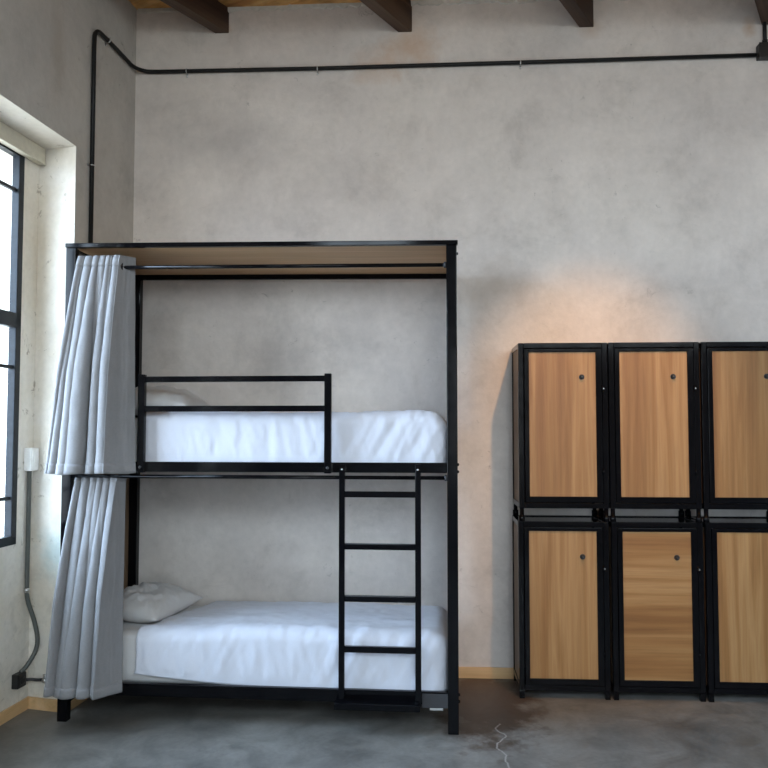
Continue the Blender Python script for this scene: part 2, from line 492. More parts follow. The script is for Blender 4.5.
# pelmet board over the visible window (cream, a hand's breadth deep)
def pelmet():
    b = MB()
    P = [W(s, t, z) for z in (3.160, 3.253) for (s, t) in ((0.733, 0.200), (2.70, 0.200), (2.70, 0.249), (0.722, 0.249))]
    b.hexa(P, 0.004)
    b.hexa([W(s, t, z) for z in (3.154, 3.163) for (s, t) in ((0.735, 0.193), (2.70, 0.193), (2.70, 0.206), (0.734, 0.206))], 0.002)
    o = b.build('trim_1', M['board'])
    return struct(o)
pelmet()

# skirting
def skirting():
    struct(MB().box(-1.985, RX, -0.014, -0.0005, 0.0, 0.070, .003).build('baseboard_back', M['skirt']))
    b = MB()
    def run(A, B, h=0.066, th=0.014):
        A = Vector(A); B = Vector(B); d = (B - A).normalized(); n = Vector((-d.y, d.x, 0))
        b.hexa([(*(A).xy, 0), (*(B).xy, 0), (*(B + n * th).xy, 0), (*(A + n * th).xy, 0),
                (*(A).xy, h), (*(B).xy, h), (*(B + n * th).xy, h), (*(A + n * th).xy, h)], .002)
    e = 0.0006
    run(W(0.02, -e, 0), W(0.7474, -e, 0))                 # along the wall beside the bed
    run(W(0.7474 + e, -0.012, 0), W(0.709 + e, 0.251, 0)) # along the reveal
    run(W(0.724, 0.252 - e, 0), W(2.75, 0.252 - e, 0))    # under the window
    struct(b.build('baseboard_left', M['skirt_y']))
skirting()

# uneven mortar where the ceiling boards meet the back wall
def mortar():
    b = MB(); n = 260
    x0, x1 = -1.98, 1.35
    for i in range(n):
        q = []
        for k in (i, i + 1):
            x = x0 + (x1 - x0) * k / n
            d = .012 + .026 * abs(fbm(x * 5, 0, 2, 4)) + .012 * fbm(x * 22, 0, 5, 3)
            q.append((x, CEIL + .012 - .0, CEIL - max(.006, d)))
        (xa, ta, ba), (xb, tb, bb) = q
        b.hexa([(xa, -.010, ba), (xb, -.010, bb), (xb, .002, bb - .006), (xa, .002, ba - .006), (xa, -.014, ta), (xb, -.014, tb), (xb, .002, tb), (xa, .002, ta)])
    struct(b.build('trim_2', M['mortar']))
def fbm(x, y, z, o=4): return noise.fractal(Vector((x, y, z)), 1.0, 2.0, o)
M['mortar'] = plain('pale_mortar', (0.56, 0.53, 0.48), 0.9)
mortar()

# beams: the ends rest in the back wall, running diagonally over the room
BD = Vector((-sin(radians(29.3)), -cos(radians(29.3)), 0))
def beam(name, xc, zb, label):
    L = 0.0
    p = Vector((xc, 0, 0))
    # until the left wall
    while True:
        r = p + BD * L - WO
        if r.dot(WN) > 0.05 or (p + BD * L).y < FY - 0.05 or L > 9: break
        L += 0.02
    n = Vector((-BD.y, BD.x, 0)); hw = 0.041
    b = MB()
    P = []
    for z in (zb, CEIL + .01):
        for (l, sgn) in ((-0.03, 1), (-0.03, -1), (L, -1), (L, 1)):
            P.append((l, sgn * hw, z))
    b.hexa(P, .004)
    o = b.build(name, M['beam_x'], None)
    o.location = (xc, 0, 0); o.rotation_euler = (0, 0, math.atan2(BD.y, BD.x))
    tag(o, label, 'beam'); return struct(o)
M['beam_x'] = wood('dark_brown_beam_wood', (0.028, 0.014, 0.009), (0.046, 0.024, 0.016), (0.085, 0.052, 0.034), 'x', 0.8, 0.6)
beam('ceiling_beam', -1.395, 4.300, 'dark brown wooden ceiling beam nearest the left wall')
beam('ceiling_beam', -0.145, 4.272, 'dark brown wooden ceiling beam above the right half of the bunk bed')
beam('ceiling_beam', 1.062, 4.270, 'dark brown wooden ceiling beam above the left and middle lockers')
beam('ceiling_beam', 2.245, 4.252, 'dark brown wooden ceiling beam above the black junction box')

# ------------------------------------------------------------------ conduit along the walls
def conduits():
    r = 0.0135
    root = empty('electrical_conduit', W(0.55, 0, 2.7))
    tag(root, 'long black conduit pipe rising behind the bunk bed and along the back wall', 'conduit')
    inv = -root.location
    off = -0.018
    pts = [W(0.595, off, 2.55), W(0.595, off, 3.92)]
    for k in range(1, 7):
        a = k / 6 * pi / 2
        pts.append(W(0.595 - 0.075 * (1 - cos(a)), off, 3.975 + 0.075 * sin(a)))
    pts += [W(0.30, off, 4.05), W(0.14, off, 4.046)]
    c = Vector((-1.878, -0.14, 0))
    for k in range(1, 8):
        a = k / 8 * pi / 2
        pts.append(Vector((-1.878 - 0.105 * cos(a), -0.14 + (0.14 - 0.018) * sin(a), 4.043 - 0.008 * k / 8)))
    pts += [Vector((-1.82, -0.018, 4.034)), Vector((-0.73, -0.018, 4.028)), Vector((0.62, -0.018, 4.033)), Vector((2.15, -0.018, 4.042))]
    b = MB(); b.tube([p + inv for p in pts], r, 12); b.build('pipe', M['tub'], root)
    def clip(p, ax, nrm):
        b = MB(); p = Vector(p) + inv; ax = Vector(ax); nrm = Vector(nrm); sd = ax.cross(nrm)
        n = 8
        b.tube([p + (nrm * cos(pi * k / n - pi / 2) + sd * sin(pi * k / n - pi / 2)) * (r + .0035) for k in range(n + 1)], .0035, 6)
        q0 = p + sd * (r + .003) - nrm * .010
        b.tube([q0, q0 + sd * .022], .005, 6)
        b.lathe(q0 + sd * .016 - nrm * .002, nrm, [(0, .006), (.004, .006), (.006, .003)], 8)
        o = b.build('pipe_clip', M['steel'], root); o['label'] = 'small zinc clip'
    for x, z in ((-1.63, 4.033), (-0.735, 4.028), (0.622, 4.033)): clip((x, -0.018, z), (1, 0, 0), (0, -1, 0))
    clip(W(0.595, off, 3.19), (0, 0, -1), -WN); clip(W(0.43, off, 4.05), -WD, -WN)
    # box and the short drop from the beam
    j = MB(); j.box(-.048, .048, -.056, -.0, -.048, .048, .006)
    jo = empty('junction_box', (2.205, 0.003, 4.058)); tag(jo, 'square black junction box at the right end of the conduit under a ceiling beam', 'junction box')
    j.build('box', M['blackp'], jo)
    MB().box(-.05, .05, -.062, -.056, -.05, .05, .003).build('cover', M['blackp'], jo)
    for sx in (-.034, .034):
        MB().lathe((sx, -.062, .034), (0, -1, 0), [(0, .006), (.003, .005)], 10).build('screw', M['blackp'], jo)
    d = empty('conduit_drop', (2.205, -0.02, 4.11)); tag(d, 'short vertical black conduit pipe between junction box and ceiling beam', 'conduit')
    MB().tube([(0, -.008, 0.0), (0, -.008, 0.165)], .0125, 12).build('pipe', M['tub'], d)
    MB().tube([(0, -.008, 0.0), (0, -.008, 0.025)], .017, 12).build('coupling', M['tub'], d)
conduits()

# small fittings in the niche corner
def niche_fittings():
    def wbox(b, s0, s1, t0, t1, z0, z1, bev=.003):
        b.hexa([W(s, t, z) for z in (z0, z1) for (s, t) in ((s0, t0), (s1, t0), (s1, t1), (s0, t1))], bev)
    sw = empty('switch_box', (0, 0, 0)); tag(sw, 'small white plastic switch box on the niche wall beside the window', 'switch box')
    b = MB(); wbox(b, .722, .802, .207, .2515, 1.360, 1.492, .005); b.build('box', M['white'], sw)
    b = MB(); wbox(b, .730, .794, .2035, .208, 1.372, 1.480, .002); b.build('cover', M['white'], sw)
    b = MB(); wbox(b, .748, .776, .200, .204, 1.405, 1.45, .002); b.build('rocker', M['white'], sw)
    c = empty('grey_conduit', (0, 0, 0)); tag(c, 'grey conduit pipe running from the white switch box down the niche corner', 'conduit')
    path = [W(.770, .235, 1.361), W(.770, .235, 1.1), W(.770, .235, .72), W(.762, .232, .62), W(.738, .205, .50), W(.735, .185, .40), W(.748, .190, .33), W(.785, .215, .262), W(.818, .232, .234)]
    pth = smooth_path(path, 8)
    MB().tube(pth, .0125, 12).build('pipe', M['grey'], c)
    b = MB(); b.tube([W(.770, .235, .668), W(.770, .235, .694)], .016, 12); o = b.build('pipe_clip', M['steel'], c); o['label'] = 'small zinc clip'
    ob = empty('outlet_box', (0, 0, 0)); tag(ob, 'small black outlet box low on the niche wall above the baseboard', 'outlet box')
    b = MB(); wbox(b, .795, .872, .212, .2515, .156, .236, .005); b.build('box', M['blackp'], ob)
    b = MB(); wbox(b, .800, .867, .207, .212, .160, .232, .003); b.build('cover', M['blackp'], ob)
    b = MB(); b.lathe(W(.833, .207, .196), -WN, [(0, .022), (.003, .022), (.004, .017)], 16); b.build('socket', M['blackp'], ob)
    v = empty('valve_pipe', (0, 0, 0)); tag(v, 'short dull metal pipe with a small valve sticking out beside the black outlet box', 'valve')
    A = W(.797, .228, .185); B = W(.765, .080, .176)
    MB().tube(smooth_path([A, W(.765, .20, .180), W(.757, .17, .176), W(.76, .13, .178), B], 6), .009, 10).build('pipe', M['bracket'], v)
    b = MB(); b.tube([W(.7610, .130, .178), W(.7625, .105, .177)], .015, 10); b.build('valve_body', M['steel'], v)
    b = MB(); b.tube([W(.762, .118, .178), W(.762, .118, .205)], .005, 8); b.tube([W(.762, .118, .203), W(.762, .118, .211)], .013, 12); b.build('valve_knob', M['steel'], v)
niche_fittings()

# ------------------------------------------------------------------ bunk bed
BED = (-2.032, -0.887, 0.0); BRZ = radians(-1.72)
BL = 2.192; BDP = 0.84
def topz(x): return 2.646 - 0.0125 * x          # the top frame sits a touch lower on the right
bed = empty('bunk_bed', BED, BRZ)
tag(bed, 'tall black steel bunk bed with wooden roof, guard rail and ladder by the back wall', 'bunk bed')

def bed_frame():
    bv = .004
    for x0, x1, y0, y1 in ((0, .055, 0, .05), (BL - .057, BL, 0, .05), (.054, .109, BDP - .05, BDP), (BL - .057, BL, BDP - .05, BDP)):
        MB().hexa([(x0, y0, 0), (x1, y0, 0), (x1, y1, 0), (x0, y1, 0),
                   (x0, y0, topz(x0) - .025), (x1, y0, topz(x1) - .025), (x1, y1, topz(x1) - .025), (x0, y1, topz(x0) - .025)], bv).build('post', M['black'], bed)
    def rail(name, x0, x1, y0, y1, za, zb, par=bed, slope=False, mat=None):
        if slope:
            o = MB().hexa([(x0, y0, topz(x0) + za), (x1, y0, topz(x1) + za), (x1, y1, topz(x1) + za), (x0, y1, topz(x0) + za),
                           (x0, y0, topz(x0) + zb), (x1, y0, topz(x1) + zb), (x1, y1, topz(x1) + zb), (x0, y1, topz(x0) + zb)], .003)
        else:
            o = MB().box(x0, x1, y0, y1, za, zb, bv)
        return o.build(name, mat or M['black'], par)
    # top frame and roof
    rail('top_rail', -.004, BL + .006, -.004, .026, -.025, 0, slope=True)
    rail('top_rail', .05, BL + .004, BDP - .026, BDP, -.052, 0, slope=True)
    rail('top_rail', .0, .03, .026, BDP - .026, -.025, 0, slope=True)
    rail('top_rail', BL - .03, BL, .026, BDP - .026, -.025, 0, slope=True)
    rail('roof_panel', .03, BL - .03, .026, BDP - .026, -.020, -.003, slope=True, mat=M['roof'])
    # deck rails
    for za, zb in ((1.365, 1.420), (.150, .216)):
        rail('side_rail', .055, BL - .057, .004, .034, za, zb)
        rail('side_rail', .109, BL - .057, BDP - .04, BDP - .01, za, zb)
        for x0 in (.015, BL - .04): rail('end_rail', x0, x0 + .025, .05, BDP - .05, za, zb)
        rail('bed_base', .06, BL - .06, .034, BDP - .04, zb - .056, zb - .034, mat=M['black'])
    rail('end_rail', .015, .04, .05, BDP - .05, .085, .115)
    # board closing the head end, upper and lower
    for za, zb in ((.218, 1.36), (1.425, 2.595)):
        MB().box(.041, .053, .05, BDP - .004, za, zb, .002).build('end_panel', M['panel'], bed)
        MB().box(BL - .030, BL - .018, .05, BDP - .05, za, zb, .002).build('end_panel', M['panel'], bed)
    # curtain rods
    for z0, z1, nm in ((2.508, 2.487, 1), (1.339, 1.339, 0)):
        y = .012
        rod = MB().tube([(.055, y, z0), (BL - .057, y, z1)], .0105, 14).build('curtain_rod', M['black'], bed)
        if nm: MB().tube([(.322, y, z0 - .002), (.334, y, z0 - .002)], .026, 20).build('ring', M['black'], rod)
        o = MB().tube([(BL - .070, y, z1), (BL - .057, y, z1)], .017, 14).build('rod_socket', M['bracket'], rod)
    # guard rail bolted to the front of the upper deck
    g = MB().box(.480, 1.478, -.028, -.003, 1.857, 1.889, .003).build('guard_rail', M['black'], bed)
    MB().box(.480, 1.478, -.028, -.003, 1.695, 1.727, .003).build('rail', M['black'], g)
    for x0 in (.442, 1.478):
        MB().box(x0, x0 + .038, -.032, .003, 1.362, 1.900, .004).build('upright', M['black'], g)
        o = MB().lathe((x0 + .019, -.032, 1.392), (0, -1, 0), [(0, .008), (.004, .008), (.006, .004)], 12).build('bolt', M['bracket'], g)
    # ladder hooked over the same rail
    lad = MB().box(1.560, 1.591, -.036, -.006, .150, 1.385, .004).build('ladder', M['black'], bed)
    MB().box(1.966, 1.997, -.036, -.006, .150, 1.385, .004).build('stile', M['black'], lad)
    for zc in (1.252, .976, .702, .437): MB().box(1.591, 1.966, -.034, -.008, zc - .016, zc + .016, .003).build('rung', M['black'], lad)
    MB().box(1.542, 1.992, -.075, .003, .136, .170, .005).build('foot_step', M['black'], lad)
    for xc in (1.5755, 1.9815):
        h = MB(); h.box(xc - .0155, xc + .0155, -.010, .003, 1.385, 1.412, .002); h.box(xc - .0155, xc + .0155, -.03, .003, 1.375, 1.392, .002)
        h.build('hook', M['black'], lad)
        MB().lathe((xc, -.030, 1.383), (0, -1, 0), [(0, .006), (.004, .006), (.006, .003)], 12).build('bolt', M['steel'], lad)
    # bracket where the lower rail meets the right post, and post bolts
    MB().box(2.00, BL - .057, -.001, .004, .136, .208, .001).build('corner_bracket', M['bracket'], bed)
    MB().box(2.04, 2.11, -.006, .0, .125, .136, .001).build('bracket_lip', M['steel'], bed)
    for z in (1.41, 1.372, .20, .165, 2.55):
        MB().lathe((BL, .025, z), (1, 0, 0), [(0, .008), (.005, .008), (.008, .004)], 10).build('bolt', M['black'], bed)
bed_frame()

# ------------------------------------------------------------------ bedding
def fbm(x, y, z, o=4): return noise.fractal(Vector((x, y, z)), 1.0, 2.0, o)
def ridge(v): return 1 - abs(2 * v - 1)

def soft_box(name, mat, parent_loc, lo, hi, r, step, disp, faces='xXyYzZ', warp=None, square=''):
    """rounded box of cloth: faces named by x X y Y z Z (low and high side)"""
    lo = Vector(lo); hi = Vector(hi)
    bm = bmesh.new()
    cache = {}
    def vert(p):
        k = (round(p[0], 5), round(p[1], 5), round(p[2], 5))
        if k not in cache:
            P = Vector(p)
            inn = Vector([min(max(P[i], lo[i] + (0 if 'xyz'[i] in square else r[i])), hi[i] - r[i]) for i in range(3)])
            d = P - inn
            e = Vector([d[i] / r[i] if r[i] else 0 for i in range(3)])
            if e.length > 0: e.normalize()
            Q = inn + Vector([e[i] * r[i] for i in range(3)])
            n = Vector([e[i] / r[i] if r[i] else 0 for i in range(3)])
            if n.length > 0: n.normalize()
            Q = Q + n * disp(Q, n)
            if warp: Q = warp(Q)
            cache[k] = bm.verts.new(Q)
        return cache[k]
    N = [max(2, round((hi[i] - lo[i]) / step)) for i in range(3)]
    def face_grid(ax, side):
        a, b = [i for i in range(3) if i != ax]
        c = hi[ax] if side else lo[ax]
        def P(i, j):
            p = [0, 0, 0]; p[ax] = c
            p[a] = lo[a] + (hi[a] - lo[a]) * i / N[a]; p[b] = lo[b] + (hi[b] - lo[b]) * j / N[b]
            return vert(p)
        for i in range(N[a]):
            for j in range(N[b]):
                vs = [P(i, j), P(i + 1, j), P(i + 1, j + 1), P(i, j + 1)]
                if len(set(vs)) == 4:
                    try:
                        f = bm.faces.new(vs); f.smooth = True
                    except ValueError: pass
    for ch in faces: face_grid('xyz'.index(ch.lower()), ch.isupper())
    bmesh.ops.recalc_face_normals(bm, faces=bm.faces[:])
    me = bpy.data.meshes.new(name); bm.to_mesh(me); bm.free(); me.materials.append(mat)
    o = bpy.data.objects.new(name, me); COL.objects.link(o)
    o.location = BED; o.rotation_euler = (0, 0, BRZ)
    return o

def bedding(z0, z1, upper):
    # mattress with a fitted sheet
    def dm(Q, n):
        return 0.004 * fbm(Q.x * 5, Q.y * 5, Q.z * 7 + 9 * upper)
    m = soft_box('mattress', M['sheet'], None, (.085, .064, z0), (BL - .085, BDP - .07, z1), (.06, .05, .05), .03, dm)
    tag(m, ('mattress in a pale fitted sheet on the upper bunk' if upper else 'mattress in a pale fitted sheet on the lower bunk'), 'mattress')
    # white cover tucked over the mattress, open at the head end and underneath
    x0 = .45 if upper else .415
    ytop = z1 + (.035 if upper else .030)
    seed = 3.1 if upper else 8.7
    hem = z0 + .014
    def dd(Q, n):
        h = (Q.z - z0) / (ytop - z0)
        side = max(0.0, -n.y)
        top = max(0.0, n.z)
        # hanging folds on the drop, stronger towards the hem; slanted creases near the foot
        xs = Q.x + (h - .5) * (.10 if Q.x > 1.35 else .02)
        f1 = fbm(xs * 7.0 + seed, Q.z * 1.2, seed, 3)
        f2 = fbm(xs * 22.0 + seed, Q.z * 2.5 + Q.x, seed, 3)
        sl = fbm((Q.x - (Q.z - z0) * .55) * 16.0, (Q.x + Q.z) * 2.0, seed + 5, 4)
        foot = min(1, max(0, (Q.x - 1.35) / .4))
        d = side * min(1, h * 4) * (0.007 * f1 + 0.0040 * f2 * (1.1 - .5 * h) + 0.0035 * fbm(Q.x * 34 + Q.z * 9, Q.z * 8, seed, 3) + (0.004 + 0.006 * foot) * sl + 0.002)
        # shallow quilting wrinkles over the top
        t1 = fbm(Q.x * 3.2 + seed, Q.y * 5.0, seed, 4)
        t2 = fbm(Q.x * 9 + Q.y * 6, Q.y * 12 - Q.x * 4, seed + 2, 4)
        edge = math.exp(-((Q.y - .10) / .10) ** 2)
        d += top * (0.008 * t1 + 0.006 * t2 + edge * 0.008 * fbm(Q.x * 14, Q.y * 4, seed, 3))
        e = max(0.0, n.x)
        d += min(1, h * 4) * e * .006 * fbm(Q.y * 9, Q.z * 5, seed, 3)
        return d
    def wp(Q):
        Q = Q.copy()
        if not upper:    # turned back at an angle: further from the pillow towards the wall
            k = (Q.x - x0) / (BL - .06 - x0)
            Q.x = Q.x + (1 - k) * .30 * min(1, max(0, (Q.y - .02) / .8))
            Q.x += (1 - k) * .03 * fbm(Q.y * 6, Q.z * 5, 1.7)
            # the hem is drawn up towards the head end
            low = max(0, 1 - (Q.z - hem) / .10); Q.z += low * .055 * max(0, 1 - (Q.x - x0) / .75) ** 1.5
            # the top swells a little in the middle
            Q.z += .012 * max(0, min(1, (Q.z - z0) / (ytop - z0))) * sin(pi * min(1, max(0, k)))
        else:
            Q.z += .010 * ((Q.z - z0) / (ytop - z0)) * sin(3.0 * Q.x + .6)
            # foot end sags at the corner
            k = max(0, (Q.x - (BL - .24)) / .18)
            Q.z -= .035 * min(1, k) ** 2 * max(0, (Q.z - z0 - .1) / (ytop - z0 - .1))
        return Q
    d = soft_box('duvet', M['duvet'], None, (x0, .040, hem), (BL - .050, BDP - .05, ytop), (.09, .080, .075), .0125, dd, 'XyYZ', wp, 'xz')
    # the head end stays square: undo the rounding there
    md = d.modifiers.new('thickness', 'SOLIDIFY'); md.thickness = .012; md.offset = -1
    tag(d, ('white duvet over the mattress of the upper bunk behind the guard rail' if upper else 'white duvet tucked over the mattress of the lower bunk below the ladder'), 'duvet')

def pillow(cx, cy, z, sx, sy, h, tilt, label, seed):
    b = bmesh.new()
    n = 44
    V = {}
    for side in (1, -1):
        for i in range(n + 1):
            for j in range(n + 1):
                u = -1 + 2 * i / n; v = -1 + 2 * j / n
                if side == -1 and (i in (0, n) or j in (0, n)):
                    V[(side, i, j)] = V[(1, i, j)]; continue
                # pinched sides leave four pointed corners
                px = u * (1 - .10 * (1 - v * v) ** 1.0 * abs(u) ** 3); py = v * (1 - .08 * (1 - u * u) * abs(v) ** 3)
                t = max(0, (1 - abs(u) ** 2.4)) ** .55 * max(0, (1 - abs(v) ** 2.4)) ** .55
                w = fbm(u * 2.2 + seed, v * 2.2, seed, 4) * .08 + .10 * fbm((u + v) * 5, (u - v) * 1.3, seed + 3, 4)
                zz = side * h * .5 * t * (1 + w * 2) if side > 0 else side * h * .38 * t
                rr = .010 * fbm(u * 6, v * 6, seed + 8, 3) * t
                V[(side, i, j)] = b.verts.new((px * sx / 2 + rr, py * sy / 2 + rr, zz + .05 * sx * 0))
    for side in (1, -1):
        for i in range(n):
            for j in range(n):
                vs = [V[(side, i, j)], V[(side, i + 1, j)], V[(side, i + 1, j + 1)], V[(side, i, j + 1)]]
                f = b.faces.new(vs if side > 0 else vs[::-1]); f.smooth = True
    bmesh.ops.recalc_face_normals(b, faces=b.faces[:])
    me = bpy.data.meshes.new('pillow'); b.to_mesh(me); b.free(); me.materials.append(M['pillow'])
    o = bpy.data.objects.new('pillow', me); COL.objects.link(o)
    wm = Matrix.Translation(BED) @ Matrix.Rotation(BRZ, 4, 'Z')
    o.matrix_world = wm @ Matrix.Translation((cx, cy, z + h * .38)) @ Matrix.Rotation(tilt[1], 4, 'Y') @ Matrix.Rotation(tilt[0], 4, 'X') @ Matrix.Rotation(tilt[2], 4, 'Z')
    return tag(o, label, 'pillow')

bedding(1.389, 1.665, True)
bedding(.188, .475, False)
pillow(.41, .42, 1.664, .50, .66, .215, (0, radians(4), radians(3)), 'pale pillow on the upper bunk behind the guard rail', 2.0)
pillow(.340, .42, .474, .45, .52, .205, (radians(3), radians(3), radians(-12)), 'pale pillow on the lower bunk beside the curtain', 5.0)

# ------------------------------------------------------------------ curtains
def curtain(zt, zb, top, bot, label, seed, npl=6, fy=(.012, -.105)):
    """top and bot: x of left edge, of the last fold's ridge and of the right edge"""
    U, Vn = 190, 70
    ur = .74
    def fn(u, v):
        z = zt + (zb - zt) * v
        e = v ** .9
        xl, xm, xr = [top[i] + (bot[i] - top[i]) * e for i in range(3)]
        yc = fy[0] + (fy[1] - fy[0]) * (v ** .7)
        A = .015 + .052 * min(1, v * 1.8)
        if u <= ur:
            k = u / ur
            wob = fbm(k * 2.3 + seed, v * .55, seed, 2)
            ph = (k + .13 * wob * min(1, .35 + v) * sin(pi * k)) * npl * 2 * pi + pi
            ca = cos(ph)
            var = .35 + 1.05 * abs(noise.noise(Vector((k * npl * .55 + seed * 2, v * .5, seed)))) ** .6
            y = yc - A * (2.4 * abs(cos(ph / 2)) ** .85 - 1.25) * var
            x = xl + (xm - xl) * k + (.006 + .024 * min(1, v * 2)) * sin(ph) * sin(pi * k) ** .5 * var
            y += (.055 * math.exp(-((k - .60) / .055) ** 2) + .03 * math.exp(-((k - .24) / .04) ** 2)) * min(1, max(0, v * 1.6 - .1))
            x -= .012 * sin(pi * k) * v * fbm(k * 3, v * 2, seed + 9, 2)
            if k > .88:      # ends of the strip meet the ridge
                w = ((k - .88) / .12) ** 1.5; y = y * (1 - w) + (yc - A * 1.15) * w; x = x * (1 - w) + xm * w
        else:
            k = (u - ur) / (1 - ur)
            y = yc - A * 1.15 + (A * 1.15 + .062) * (k ** .9)
            x = xm + (xr - xm) * k
            y += .006 * fbm(k * 3 + seed, v * 4, seed + 4, 3) * sin(pi * k)
        # header tape is stitched down; hem dips unevenly
        if v > .9: z += .008 * fbm(u * 4 + seed, 0, seed, 2) * (v - .9) / .1
        y += .004 * fbm(x * 18, z * 6, seed, 3)
        return Vector((x, y, z))
    b = MB(); b.grid(fn, U, Vn)
    root = empty('curtain', BED, BRZ); tag(root, label, 'curtain', 'privacy curtains of the bunk bed')
    o = b.build('cloth', M['curtain'], root)
    md = o.modifiers.new('thickness', 'SOLIDIFY'); md.thickness = .003; md.offset = 0
    # stitched header tape and hem, following the same folds
    def band(v0, v1, push):
        def g(u, v):
            vv = v0 + (v1 - v0) * v
            p = fn(u, vv); 
            a = fn(min(1, u + .004), vv); c = fn(max(0, u - .004), vv)
            t = (a - c); n = Vector((t.y, -t.x, 0))
            if n.length > 0: n.normalize()
            return p + n * push
        return g
    for nm, v0, v1 in (('header_tape', 0.0, .05 if zt > 2 else .02), ('hem', .955, 1.0)):
        bb = MB(); bb.grid(band(v0, v1, .003), U, 3); h = bb.build(nm, M['curtain'], root)
        md = h.modifiers.new('thickness', 'SOLIDIFY'); md.thickness = .002; md.offset = 0
    return root
curtain(2.572, 1.360, (.066, .316, .375), (-.030, .318, .442), 'grey blue linen curtain gathered at the head end of the upper bunk', 1.3, 6)
curtain(1.332, .180, (.080, .325, .345), (-.002, .280, .382), 'grey blue linen curtain gathered at the head end of the lower bunk', 6.4, 6, (.0, -.095))

# ------------------------------------------------------------------ lockers
LW, LD, LH = .535, .355, .998
def make_locker(wood_mat):
    root = empty('locker')
    tb = .032
    f = MB()
    for x0 in (0, LW - tb):
        for y0 in (0, LD - tb): f.box(x0, x0 + tb, y0, y0 + tb, 0, LH, .004)
    for z0 in (0, LH - tb):
        for y0 in (0, LD - tb): f.box(tb, LW - tb, y0, y0 + tb, z0, z0 + tb, .003)
        for x0 in (0, LW - tb): f.box(x0, x0 + tb, tb, LD - tb, z0, z0 + tb, .003)
    f.build('frame', M['rail'], root)
    for x0 in (.006, LW - .018): MB().box(x0, x0 + .012, tb, LD - tb, tb, LH - tb).build('side_panel', M['side'], root)
    MB().box(tb, LW - tb, LD - .016, LD - .006, tb, LH - tb).build('back_panel', M['side'], root)
    MB().box(tb, LW - tb, tb, LD - tb, LH - .018, LH - .006).build('top_panel', M['rail'], root)
    MB().box(tb, LW - tb, tb, LD - tb, .006, .018).build('bottom_panel', M['rail'], root)
    # door: black frame round an oak panel
    g = .003; d0, d1, e0, e1 = tb + g, LW - tb - g, tb + g, LH - tb - g
    w = .029
    d = MB()
    d.box(d0, d0 + w, -.004, .020, e0, e1, .003); d.box(d1 - w - .008, d1, -.004, .020, e0, e1, .003)
    d.box(d0 + w, d1 - w, -.004, .020, e1 - .022, e1, .003); d.box(d0 + w, d1 - w, -.004, .020, e0, e0 + .036, .003)
    door = d.build('door', M['rail'], root)
    MB().box(d0 + w - .002, d1 - w + .002, .003, .015, e0 + .034, e1 - .020).build('door_panel', wood_mat, door)
    lx, lz = .380, .790
    lk = MB().lathe((lx, .003, lz), (0, -1, 0), [(0, .0135), (.004, .0135), (.006, .011), (.016, .0105), (.018, .008)], 18).build('lock', M['blackp'], door)
    lk['label'] = 'small black cylinder lock'
    MB().lathe((lx, .0025, lz), (0, -1, 0), [(0, .0165), (.0025, .0165)], 20).build('lock_ring', M['bracket'], lk)
    MB().box(lx - .002, lx + .002, -.0165, -.0145, lz - .006, lz + .006).build('keyhole', M['bracket'], lk)
    for z in (.72, .22):
        h = MB(); h.tube([(LW - tb - .002, -.006, z - .02), (LW - tb - .002, -.006, z + .02)], .005, 8); h.build('hinge', M['rail'], root)
    for z in (.72,):
        MB().lathe((LW - tb + .006, -.0005, z), (0, -1, 0), [(0, .005), (.003, .004)], 8).build('screw', M['steel'], root)
    return root

lockA = make_locker(M['door_v'])
def feet(root, h):
    for x in (.016, LW - .016):
        for y in (.016, LD - .016):
            b = MB()
            if root.location.z < .5: b.box(x - .015, x + .015, y - .015, y + .015, -h, .0, .002)
            else: b.lathe((x, y, 0), (0, 0, -1), [(0, .013), (h * .55, .013), (h * .55 + .001, .018), (h, .018)], 14)
            b.build('foot', M['rail'], root)
ZL, ZU = .048, 1.124
cols = [(.552, -.372), (1.090, -.376), (1.637, -.378)]
spec = [
    (0, 1, 'v', 'upper oak and black steel locker, leftmost, above the left bottom locker', -.002),
    (1, 1, 'v', 'upper oak and black steel locker in the middle of the top row', 0.0),
    (2, 1, 'v', 'upper oak and black steel locker, rightmost, cut by the photo edge', 0.0),
    (0, 0, 'v', 'lower oak locker with upright grain standing on the floor, nearest the bunk bed', -.010),
    (1, 0, 'h', 'lower oak locker with horizontal grain on its door, middle of the bottom row', .004),
    (2, 0, 'v', 'lower oak locker with upright grain standing on the floor, rightmost', .006),
]
for i, (c, up, g, label, dx) in enumerate(spec):
    o = lockA if i == 0 else copy_tree(lockA)
    o.location = (cols[c][0] + dx, cols[c][1], ZU if up else ZL)
    o.rotation_euler = (0, 0, radians((0.25, -0.2, 0.1)[c] * (1 if up else -1)))
    tag(o, label, 'locker', 'oak fronted lockers stacked two high')
    if g == 'h':
        for d in [k for k in bpy.data.objects if k.parent == o and k.name.startswith('door')]:
            for p in [k for k in bpy.data.objects if k.parent == d and k.name.startswith('door_panel')]:
                p.data = p.data.copy(); p.data.materials[0] = M['door_h']
bpy.context.view_layer.update()
for i, o in enumerate([x for x in bpy.data.objects if x.parent is None and x.name.split('.')[0] == 'locker']):
    z = o.location.z
    feet(o, ZL if z < .5 else ZU - (ZL + LH) - .0005)

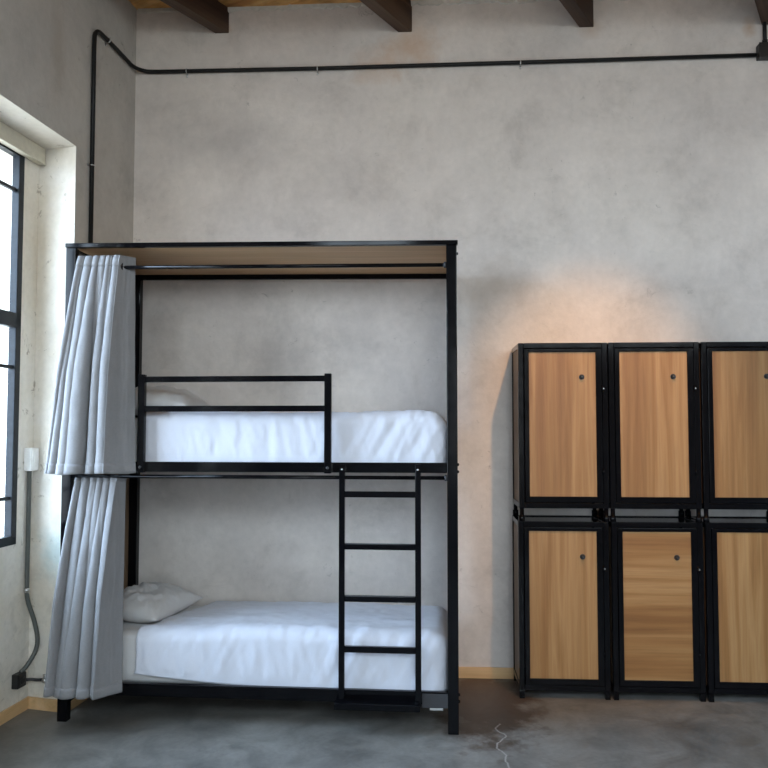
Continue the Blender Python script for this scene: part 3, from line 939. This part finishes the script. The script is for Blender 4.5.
# ------------------------------------------------------------------ light
def world():
    w = bpy.data.worlds.new('sky'); SC.world = w; w.use_nodes = True
    nt = w.node_tree; n = nt.nodes; l = nt.links
    bg = n['Background']
    tc = n.new('ShaderNodeTexCoord'); sp = n.new('ShaderNodeSeparateXYZ'); l.new(tc.outputs['Generated'], sp.inputs[0])
    cr = n.new('ShaderNodeValToRGB'); e = cr.color_ramp
    e.elements[0].position = .45; e.elements[0].color = (.30, .29, .27, 1)
    e.elements[1].position = .52; e.elements[1].color = (.86, .93, 1.0, 1)
    x = e.elements.new(.75); x.color = (.72, .86, 1.0, 1)
    mr = n.new('ShaderNodeMapRange'); mr.inputs['From Min'].default_value = -1; mr.inputs['From Max'].default_value = 1
    l.new(sp.outputs['Z'], mr.inputs['Value']); l.new(mr.outputs[0], cr.inputs['Fac']); l.new(cr.outputs['Color'], bg.inputs['Color'])
    # the sky is set bluer and brighter to the left for stronger side light
    neg = n.new('ShaderNodeMath'); neg.operation = 'MULTIPLY_ADD'; neg.inputs[1].default_value = -.9; neg.inputs[2].default_value = .1; neg.use_clamp = True
    l.new(sp.outputs['X'], neg.inputs[0])
    mx = n.new('ShaderNodeMix'); mx.data_type = 'RGBA'; mx.inputs[6].default_value = (1.0, .97, .93, 1); mx.inputs[7].default_value = (1.12, 1.27, 1.5, 1)
    l.new(neg.outputs[0], mx.inputs[0])
    ml = n.new('ShaderNodeMix'); ml.data_type = 'RGBA'; ml.blend_type = 'MULTIPLY'; ml.inputs[0].default_value = 1.0
    l.new(cr.outputs['Color'], ml.inputs[6]); l.new(mx.outputs[2], ml.inputs[7]); l.new(ml.outputs[2], bg.inputs['Color'])
    bg.inputs['Strength'].default_value = SKY
SKY = 11.5
world()

def portal(name, loc, dirv, sx, sy):
    L = bpy.data.lights.new(name, 'AREA'); L.shape = 'RECTANGLE'; L.size = sx; L.size_y = sy
    L.cycles.is_portal = True
    o = bpy.data.objects.new(name, L); COL.objects.link(o)
    o.location = loc; o.rotation_euler = Vector(dirv).to_track_quat('-Z', 'Y').to_euler()
for i, (s0, s1, z0, z1) in enumerate(WINS):
    portal('daylight_window', W((s0 + s1) / 2, .32, (z0 + z1) / 2), -WN, s1 - s0, z1 - z0)
for x0, x1, z0, z1, n in FILL_WIN:
    portal('daylight_front', ((x0 + x1) / 2, FY - .18, (z0 + z1) / 2), (0, 1, 0), x1 - x0, z1 - z0)

# warm ceiling spotlight aimed at the lockers
def spot():
    L = bpy.data.lights.new('warm_spot', 'SPOT'); L.energy = WARM; L.color = (1.0, .52, .20)
    L.spot_size = radians(44); L.spot_blend = .9; L.shadow_soft_size = .05
    o = bpy.data.objects.new('warm_spot', L); COL.objects.link(o)
    o.location = (1.10, -1.85, 4.05)
    tgt = Vector((1.02, 0, 1.26))
    o.rotation_euler = (tgt - o.location).to_track_quat('-Z', 'Y').to_euler()
WARM = 200
spot()

# ------------------------------------------------------------------ camera
cam = bpy.data.cameras.new('camera'); co = bpy.data.objects.new('camera', cam); COL.objects.link(co)
cam.sensor_width = 36; cam.sensor_fit = 'HORIZONTAL'; cam.lens = 780 / 768 * 36
cam.shift_y = 6.9 / 768; cam.clip_start = .05
co.location = (0, -5.132, 1.6)
y, p = radians(3.2), radians(2.8)
fw = Vector((-sin(y) * cos(p), cos(y) * cos(p), sin(p)))
co.rotation_euler = fw.to_track_quat('-Z', 'Y').to_euler()
SC.camera = co

SC.view_settings.view_transform = 'Standard'
try: SC.view_settings.look = 'None'
except Exception: pass
SC.view_settings.gamma = 1.0; SC.view_settings.use_curve_mapping = False
SC.view_settings.exposure = 0.42
SC.cycles.use_denoising = True
SC.cycles.max_bounces = 10; SC.cycles.diffuse_bounces = 6
SC.cycles.sample_clamp_indirect = 8.0
